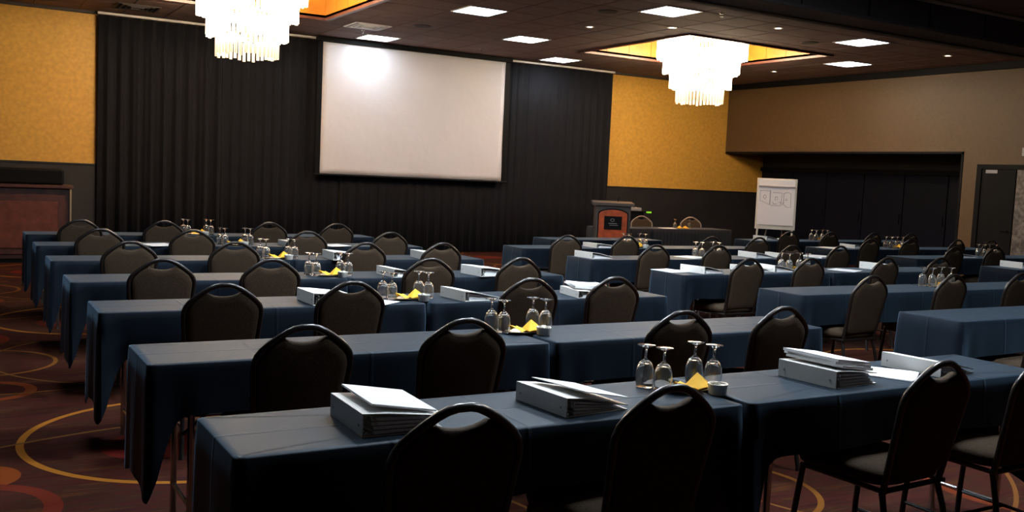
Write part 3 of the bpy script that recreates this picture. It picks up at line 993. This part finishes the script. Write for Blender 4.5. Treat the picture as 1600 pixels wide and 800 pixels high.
# ---- ring binders
def binder(h, h2, W=0.27, L=0.29):
    """lies flat; the spine is the x = 0 side, L runs along +Y, covers reach W along +X"""
    t = thing('ring_binder', '', 'binder', (0, 0, 0), 0, 'white ring binders')
    obj('back_cover', bx(0, 0, 0, W, L, 0.0035, bev=0.001), 'binder', t)
    obj('spine', bx(-0.0035, 0, 0.0, 0, L, h, bev=0.001), 'binder', t)
    bm = bmesh.new()
    vs = []
    for x, z in ((0, h), (W * .3, h - (h - h2) * .18), (W * .62, h - (h - h2) * .55), (W, h2)):
        vs.append([bm.verts.new((x, y, z + q)) for y in (0, L) for q in (0, -0.0035)])
    for a, b in zip(vs, vs[1:]):
        bm.faces.new((a[0], b[0], b[2], a[2])); bm.faces.new((a[1], a[3], b[3], b[1]))
        bm.faces.new((a[0], a[1], b[1], b[0])); bm.faces.new((a[2], b[2], b[3], a[3]))
    bm.faces.new((vs[0][0], vs[0][2], vs[0][3], vs[0][1])); bm.faces.new((vs[-1][0], vs[-1][1], vs[-1][3], vs[-1][2]))
    bmesh.ops.recalc_face_normals(bm, faces=bm.faces[:])
    obj('front_cover', bm, 'binder', t)
    bm = bmesh.new()                       # a few separate wads of pages with gaps between them
    top = h * .80
    for k in range(4):
        a = 0.006 + (top - .012) * k / 4
        b = 0.006 + (top - .012) * (k + 1) / 4 - 0.0022
        s2 = (h2 - .004) / top if h2 < top else 1
        w0, w1 = 0.034 + .004 * (k % 2), W - 0.012 - 0.006 * (k % 3)
        ring = [(w0, a), (w1, a * s2 + .002), (w1, b * s2 + .001), (w0, b)]
        f_ = [bm.verts.new((x, 0.004 + .008 * k + (0.006 if q > 1 else 0), z)) for q, (x, z) in enumerate(ring)]; g_ = [bm.verts.new((x, L - .008, z)) for x, z in ring]
        bm.faces.new(f_); bm.faces.new(g_[::-1])
        for i in range(4):
            bm.faces.new((f_[i], g_[i], g_[(i + 1) % 4], f_[(i + 1) % 4]))
    bmesh.ops.recalc_face_normals(bm, faces=bm.faces[:])
    obj('pages', bm, 'pages', t)
    bm = tube(bmesh.new(), [(0.012, 0.01, .007), (0.012, L - .01, .007)], 0.006, 6)
    obj('ring_rail', bm, 'steel', t)
    for y in (0.022, L / 2, L - .022):
        obj('ring', tube(bmesh.new(), [(0.027 + h * .30 * math.cos(2 * PI * k / 14), y, h * .48 + h * .36 * math.sin(2 * PI * k / 14)) for k in range(14)], 0.0022, 5, closed=True), 'steel', t, True)
    for y in (0.03, L - .03):
        o = obj('rivet', lathe(bmesh.new(), [(0, 0), (0.004, 0.0), (0.005, -0.001), (0, -0.002)], 8), 'grey', t, loc=(-0.0036, y, h * .45), rot=(0, PI / 2, 0))
    return t
B = {'thick': binder(0.072, 0.046), 'wedge': binder(0.066, 0.018), 'slim': binder(0.052, 0.030)}
usedB = set()
def put_binder(kind, x, y, deg, label):
    b = B[kind]
    if kind not in usedB:
        usedB.add(kind)
        b.location = (x, y, ZT); b.rotation_euler = (0, 0, math.radians(deg)); b['label'] = label
    else:
        dup(b, (x, y, ZT), math.radians(deg), label, 'white ring binders')
BL = [('thick', 1.055, 2.62, -1, 'white ring binder with loose sheets on top, first from left on the front table'),
      ('wedge', 1.77, 2.61, 5, 'white ring binder second from left on the front table, cover sloping right'),
      ('thick', 3.07, 2.62, 5, 'white ring binder under a thick bundle of papers, right part of front row'),
      ('wedge', 3.74, 2.63, 6, 'white ring binder behind the rightmost large chair of the front row'),
      ('thick', 1.81, 5.31, 1, 'white ring binder left of the second chair, third row of left block'),
      ('wedge', 2.78, 5.29, 6, 'white ring binder right of the goblets, third row of left block'),
      ('slim', 3.64, 5.30, -8, 'white ring binder with curled pages between chairs, third row of left block'),
      ('wedge', 2.87, 6.62, 4, 'white ring binder right of the goblets, fourth row of left block'),
      ('thick', 3.60, 6.60, 6, 'thick white ring binder before the gap, right end of fourth row, left block'),
      ('thick', 2.88, 7.96, 0, 'white ring binder right of the goblets, fifth row of left block'),
      ('thick', 3.74, 7.98, -1, 'white ring binder at the right end of fifth row, left block'),
      ('slim', 2.90, 9.34, 2, 'white ring binder at middle of the sixth row, left block'),
      ('wedge', 5.64, 8.00, 5, 'white ring binder at the left corner of fourth row, middle block'),
      ('wedge', 5.86, 6.56, 8, 'white ring binder near the left corner of third row, middle block'),
      ('wedge', 6.79, 6.62, -3, 'white ring binder left of goblets, third row of middle block'),
      ('slim', 6.495, 6.64, -2, 'white ring binder partly behind a chair back, third row of middle block'),
      ('wedge', 7.89, 7.99, 1, 'white ring binder right of goblets, fourth row of middle block'),
      ('slim', 8.30, 8.00, -4, 'white ring binder behind third chair, fourth row of middle block'),
      ('thick', 8.35, 6.62, 8, 'white ring binder at right side of the third row, middle block'),
      ('thick', 10.77, 6.64, -3, 'white ring binder on the nearest table of the right block'),
      ('slim', 11.5, 7.92, -10, 'white ring binder on the second row of the right block'),
      ('slim', 11.14, 9.36, -3, 'white ring binder with bluish pages, third row of the right block'),
      ('wedge', 10.82, 10.76, 1, 'white ring binder below the flip chart, last row of the right block'),
      ('slim', 6.61, 9.30, 0, 'white ring binder left of the goblets, fifth row of middle block')]
for b in BL:
    put_binder(*b)

# ---- loose papers
def sheets_bm(n, th, curl, seed):
    r_ = random.Random(seed)
    bm = bmesh.new()
    z = 0.0
    for k in range(n):
        a = r_.uniform(-.07, .07); ox, oy = r_.uniform(-.01, .01), r_.uniform(-.008, .008)
        g0 = []
        for i in range(7):
            row = []
            for j in range(2):
                x, y = (i / 6 - .5) * .216, (j - .5) * .279
                zz = z + curl * ((i / 6) ** 3) * (1 if j == 0 else .4)
                X, Y = x * math.cos(a) - y * math.sin(a) + ox, x * math.sin(a) + y * math.cos(a) + oy
                row.append((bm.verts.new((X, Y, zz + th)), bm.verts.new((X, Y, zz))))
            g0.append(row)
        for i in range(6):
            p, q = g0[i], g0[i + 1]
            bm.faces.new((p[0][0], q[0][0], q[1][0], p[1][0])); bm.faces.new((p[0][1], p[1][1], q[1][1], q[0][1]))
            bm.faces.new((p[0][0], p[0][1], q[0][1], q[0][0])); bm.faces.new((p[1][0], q[1][0], q[1][1], p[1][1]))
        bm.faces.new((g0[0][0][0], g0[0][1][0], g0[0][1][1], g0[0][0][1])); bm.faces.new((g0[6][0][0], g0[6][0][1], g0[6][1][1], g0[6][1][0]))
        z += th + 0.0004
    bmesh.ops.recalc_face_normals(bm, faces=bm.faces[:])
    return bm
PL = [(1, .006, 0.0, 1.195, 2.785, ZT + 0.0725, -4, 0.16, 'white sheets lying on the leftmost binder of the front table'),
      (1, .003, 0.0, 1.915, 2.755, ZT + 0.0600, 12, 0.20, 'white sheet lying on the second binder of the front table'),
      (3, .011, 0.0, 3.195, 2.79, ZT + 0.068, 3, 0.13, 'thick bundle of white papers on the third binder of the front row'),
      (2, .002, 0.004, 3.55, 2.79, ZT, 32, 0, 'loose white sheets on the navy cloth between two front row binders'),
      (2, .002, 0.004, 7.85, 6.70, ZT, 20, 0, 'loose pale blue sheets in the third row of the middle block'),
      (2, .002, 0.004, 5.69, 6.84, ZT, 4, 0, 'loose white sheets on the left corner of third row, middle block'),
      (1, .002, 0.004, 2.19, 5.40, ZT, 30, 0, 'white sheet left of the goblets, third row of the left block'),
      (2, .002, 0.008, 7.03, 8.12, ZT, 15, 0, 'loose white sheets in the fourth row of middle block'),
      (3, .003, 0.010, 11.42, 10.95, ZT, 30, 0, 'loose white sheets below the flip chart, right block last row'),
      (3, .005, 0.010, 8.95, 8.10, ZT, 15, 0, 'stack of white sheets at the right end of the fourth row, middle block'),
      (2, .002, 0.006, 1.70, 9.50, ZT, 12, 0, 'white sheets between the first two chairs, sixth row of left block'),
      (2, .002, 0.006, 3.45, 9.50, ZT, 10, 0, 'white sheets between the last chairs, sixth row of left block'),
      (2, .002, 0.006, 3.20, 10.85, ZT, 10, 0, 'white sheets right of a chair, seventh row of left block'),
      (3, .008, 0.030, 3.80, 5.46, ZT + .048, -20, 0.09, 'curled white pages on the binder at third row right end, left block'),
      (2, .002, 0.006, 10.70, 9.45, ZT, 10, 0, 'white sheets left of the binder, third row of right block')]
for i, (n, th, curl, x, y, z, deg, tilt, lab) in enumerate(PL):
    o = obj('paper_sheets', sheets_bm(n, th, curl, i), 'paper', loc=(x, y, z), rot=(0, tilt, math.radians(deg)))
    tag(o, lab, 'paper', 'loose white papers')

# ================================================================== FRONT OF THE ROOM
# ---- lectern
lec = thing('lectern', 'mahogany lectern with an arched front panel and black plaque before the gold wall', 'lectern', (9.55, 13.05, 0), math.radians(-31))
obj('body', bx(-.29, -.20, 0.08, .29, .24, 1.15, bev=0.012), 'lecternframe', lec)
obj('base', bx(-.33, -.24, 0.0, .33, .28, 0.08, bev=0.01), 'lecternframe', lec)
bm = bmesh.new()
for v in (((-.34, -.25, 1.15), (.34, -.25, 1.15), (.34, .27, 1.175), (-.34, .27, 1.175)),):
    lo = [bm.verts.new(p) for p in v]; hi = [bm.verts.new((p[0], p[1], p[2] + .045)) for p in v]
    bm.faces.new(lo[::-1]); bm.faces.new(hi)
    for i in range(4):
        bm.faces.new((lo[i], lo[(i + 1) % 4], hi[(i + 1) % 4], hi[i]))
bmesh.ops.recalc_face_normals(bm, faces=bm.faces[:])
obj('reading_top', bm, 'lecternframe', lec)
def arch_bm(w_, z0, z1, rise, y0, y1):
    pts = [(-w_, z0), (w_, z0)] + [(w_ * math.cos(PI * k / 14), z1 + rise * math.sin(PI * k / 14)) for k in range(15)]
    bm = bmesh.new()
    a = [bm.verts.new((x, y0, z)) for x, z in pts]; b = [bm.verts.new((x, y1, z)) for x, z in pts]
    bm.faces.new(a); bm.faces.new(b[::-1])
    for i in range(len(pts)):
        bm.faces.new((a[i], b[i], b[(i + 1) % len(pts)], a[(i + 1) % len(pts)]))
    bmesh.ops.recalc_face_normals(bm, faces=bm.faces[:])
    return bm
obj('panel_border', arch_bm(.250, .12, 1.02, .085, -.210, -.20), 'black', lec)
fp = obj('front_panel', arch_bm(.232, .135, 1.005, .08, -.224, -.210), 'wood', lec)
obj('plaque', bx(-.145, -.236, .76, .145, -.224, .98, bev=0.003), 'black', lec)
bm = bmesh.new()
tube(bm, [(.03 * math.cos(2 * PI * k / 16) - .01, -.238, .915 + .022 * math.sin(2 * PI * k / 16)) for k in range(16)], 0.004, 5, closed=True)
box(bm, -.075, -.2385, .855, .065, -.236, .865); box(bm, -.055, -.2385, .828, .085, -.236, .835)
obj('emblem', bm, 'grey', lec)
obj('microphone', tube(bmesh.new(), [(0.1, .12, 1.21), (0.1, .10, 1.26), (0.1, .02, 1.30)], 0.006, 6), 'black', lec)

# ---- head tables with a pleated black skirt
def head_table(cx, cy, L, label, slabel):
    t = thing('head_table', label, 'table', (cx, cy, 0), 0, 'head tables at the front')
    obj('tabletop', bx(-L / 2, -.28, .722, L / 2, .28, .748), 'tabletop', t)
    for sx in (-1, 1):
        for sy in (-1, 1):
            obj('leg', tube(bmesh.new(), [(sx * (L / 2 - .1), sy * .2, .722), (sx * (L / 2 - .1), sy * .2, 0)], 0.014, 7), 'steel', t)
    bm = bmesh.new()
    hx, hy = L / 2 + .006, .288
    per = []
    def run(a, b, nrm_):
        d = math.hypot(b[0] - a[0], b[1] - a[1]); n = int(d / 0.02)
        for k in range(n):
            per.append((a[0] + (b[0] - a[0]) * k / n, a[1] + (b[1] - a[1]) * k / n, nrm_))
    run((-hx, -hy), (hx, -hy), (0, -1)); run((hx, -hy), (hx, hy), (1, 0)); run((hx, hy), (-hx, hy), (0, 1)); run((-hx, hy), (-hx, -hy), (-1, 0))
    lv = [(0.7505, -0.02, 0), (0.7505, 0.0, 0), (0.742, 0.004, 0), (0.66, 0.008, .4), (0.02, 0.014, 1)]
    rings = []
    for z, off, am in lv:
        rings.append([bm.verts.new((x + nn[0] * (off + am * .010 * math.sin(i * 1.57)), y + nn[1] * (off + am * .010 * math.sin(i * 1.57)), z)) for i, (x, y, nn) in enumerate(per)])
    n = len(per)
    for a, b in zip(rings, rings[1:]):
        for i in range(n):
            bm.faces.new((a[i], b[i], b[(i + 1) % n], a[(i + 1) % n]))
    bm.faces.new(rings[0])
    bmesh.ops.recalc_face_normals(bm, faces=bm.faces[:])
    o = obj('table_skirt', bm, 'skirt', None, True, loc=(cx, cy, 0))
    tag(o, slabel, 'table skirt', 'black table skirts')
head_table(11.67, 13.72, 1.83, 'head table under a black pleated skirt, right of the lectern', 'black pleated skirt on the head table with goblets')
head_table(10.20, 13.72, 0.95, 'small table under a black cloth directly behind the lectern', 'black skirt on the small table right behind the lectern')
for x, lab in ((11.30, 'tan framed banquet chair behind the head table, nearer the lectern'),
               (12.52, 'tan framed banquet chair behind the right end of the head table')):
    c = make_chair(lab, 'tan_frame')
    c.location = (x, 14.42, 0); c.rotation_euler = (0, 0, PI - 0.5); c['group'] = 'tan chairs at the head table'
goblet(11.45, 13.70, 0.7515, 'upturned goblet on the head table, left of the pair', 'upturned water goblets')
goblet(11.86, 13.78, 0.7515, 'upturned goblet on the head table, right of the pair', 'upturned water goblets')
for k, (x, lab) in enumerate(((11.53, 'yellow napkin on the head table beside the left goblet'), (11.68, 'yellow napkin on the head table beside the right goblet'))):
    o = nap_t.copy(); C.objects.link(o); o.location = (x, 13.66, 0.7515); o.rotation_euler = (0, 0, .5 + k); o.scale = (.9, .9, .9)
    tag(o, lab, 'napkin', 'yellow napkins')
tag(obj('paper_sheets', sheets_bm(2, .002, .004, 44), 'paper', loc=(11.20, 13.60, .7515), rot=(0, 0, 1.4)), 'white sheets on the head table left of the goblets', 'paper', 'loose white papers')

# ---- AV cart behind the lectern
av = thing('equipment_cart', 'black equipment cart with a mixer on top behind the lectern', 'equipment cart', (11.55, 15.3, 0), -.5)
obj('cabinet', bx(-.30, -.25, .08, .30, .25, .98, bev=0.01), 'black', av)
obj('top_shelf', bx(-.33, -.28, .98, .33, .28, 1.0), 'black', av)
mxr = obj('mixer', bx(-.26, -.2, 1.0, .26, .2, 1.06, bev=0.008), 'grey', av)
for k in range(6):
    obj('knob', lathe(bmesh.new(), [(0, 0.016), (0.009, 0.016), (0.011, 0), (0, 0)], 8), 'black', mxr, loc=(-.2 + k * .08, -.1, 1.06))
for sx in (-1, 1):
    obj('antenna', tube(bmesh.new(), [(sx * .12, .15, 1.06), (sx * .15, .16, 1.26)], 0.004, 5), 'black', av)
rx = obj('receiver', bx(.19, -.16, 1.0, .33, .0, 1.045), 'black', av, loc=(.16, 0, -.04))
obj('indicator_light', bx(.20, -.166, 1.005, .30, -.160, 1.035), 'led', rx)
for sx in (-1, 1):
    for sy in (-1, 1):
        obj('caster', lathe(bmesh.new(), [(0, 0), (.03, 0), (.03, .08), (0, .08)], 10), 'black', av, loc=(sx * .25, sy * .2, 0))

# ---- flip chart
fc = thing('flip_chart', 'white flip chart on a cream easel with a marker sketch', 'flip chart', (12.86, 12.62, 0), math.radians(-44))
fc.rotation_euler = (0, 0, math.radians(-43))
def inclined(o):
    o.rotation_euler = (math.radians(-6), 0, 0); o.location = (0, 0, 0.82)
    return o
inclined(obj('board', bx(-.35, 0.0, 0.0, .35, .022, .92, bev=0.004), 'easel', fc))
pad = inclined(obj('paper_pad', bx(-.315, -.016, .075, .315, -.001, .90), 'paper', fc))
obj('clamp_bar', bx(-.32, -.030, .755, .32, -.016, .785, bev=0.004), 'grey', pad)
obj('pad_fold', bx(-.31, -.0185, .075, .31, -.016, .079), 'grey', pad)
def sk(*pp):
    return [(-.35 + .70 * (a - 65) / 345.0, -.0175, .92 - .92 * (b - 115) / 445.0) for a, b in pp]
bm = bmesh.new()
for s_ in (sk((95, 225), (180, 225), (180, 345), (95, 312), (95, 225)), sk((125, 270), (140, 258), (150, 280), (138, 300), (125, 285), (128, 268)),
           sk((184, 215), (184, 350)), sk((205, 238), (285, 240), (276, 350), (190, 352)), sk((228, 275), (245, 275), (248, 300), (225, 305), (228, 275)),
           sk((205, 320), (215, 338), (240, 335)), sk((256, 325), (270, 318), (280, 335), (300, 320), (290, 345)),
           sk((300, 242), (335, 232), (360, 245), (362, 362), (330, 362), (300, 340), (300, 242)), sk((315, 300), (325, 285), (335, 302), (315, 303))):
    tube(bm, s_, 0.0026, 4)
obj('sketch', bm, 'ink', pad)
for sx in (-1, 1):
    obj('leg', tube(bmesh.new(), [(sx * .30, 0.02, .86), (sx * .33, -.06, 0)], 0.016, 8), 'easel', fc, True)
    obj('rear_leg', tube(bmesh.new(), [(sx * .05, 0.06, 1.3), (sx * .26, .50, 0)], 0.012, 7), 'grey', fc, True)

print('objects', len(bpy.data.objects))
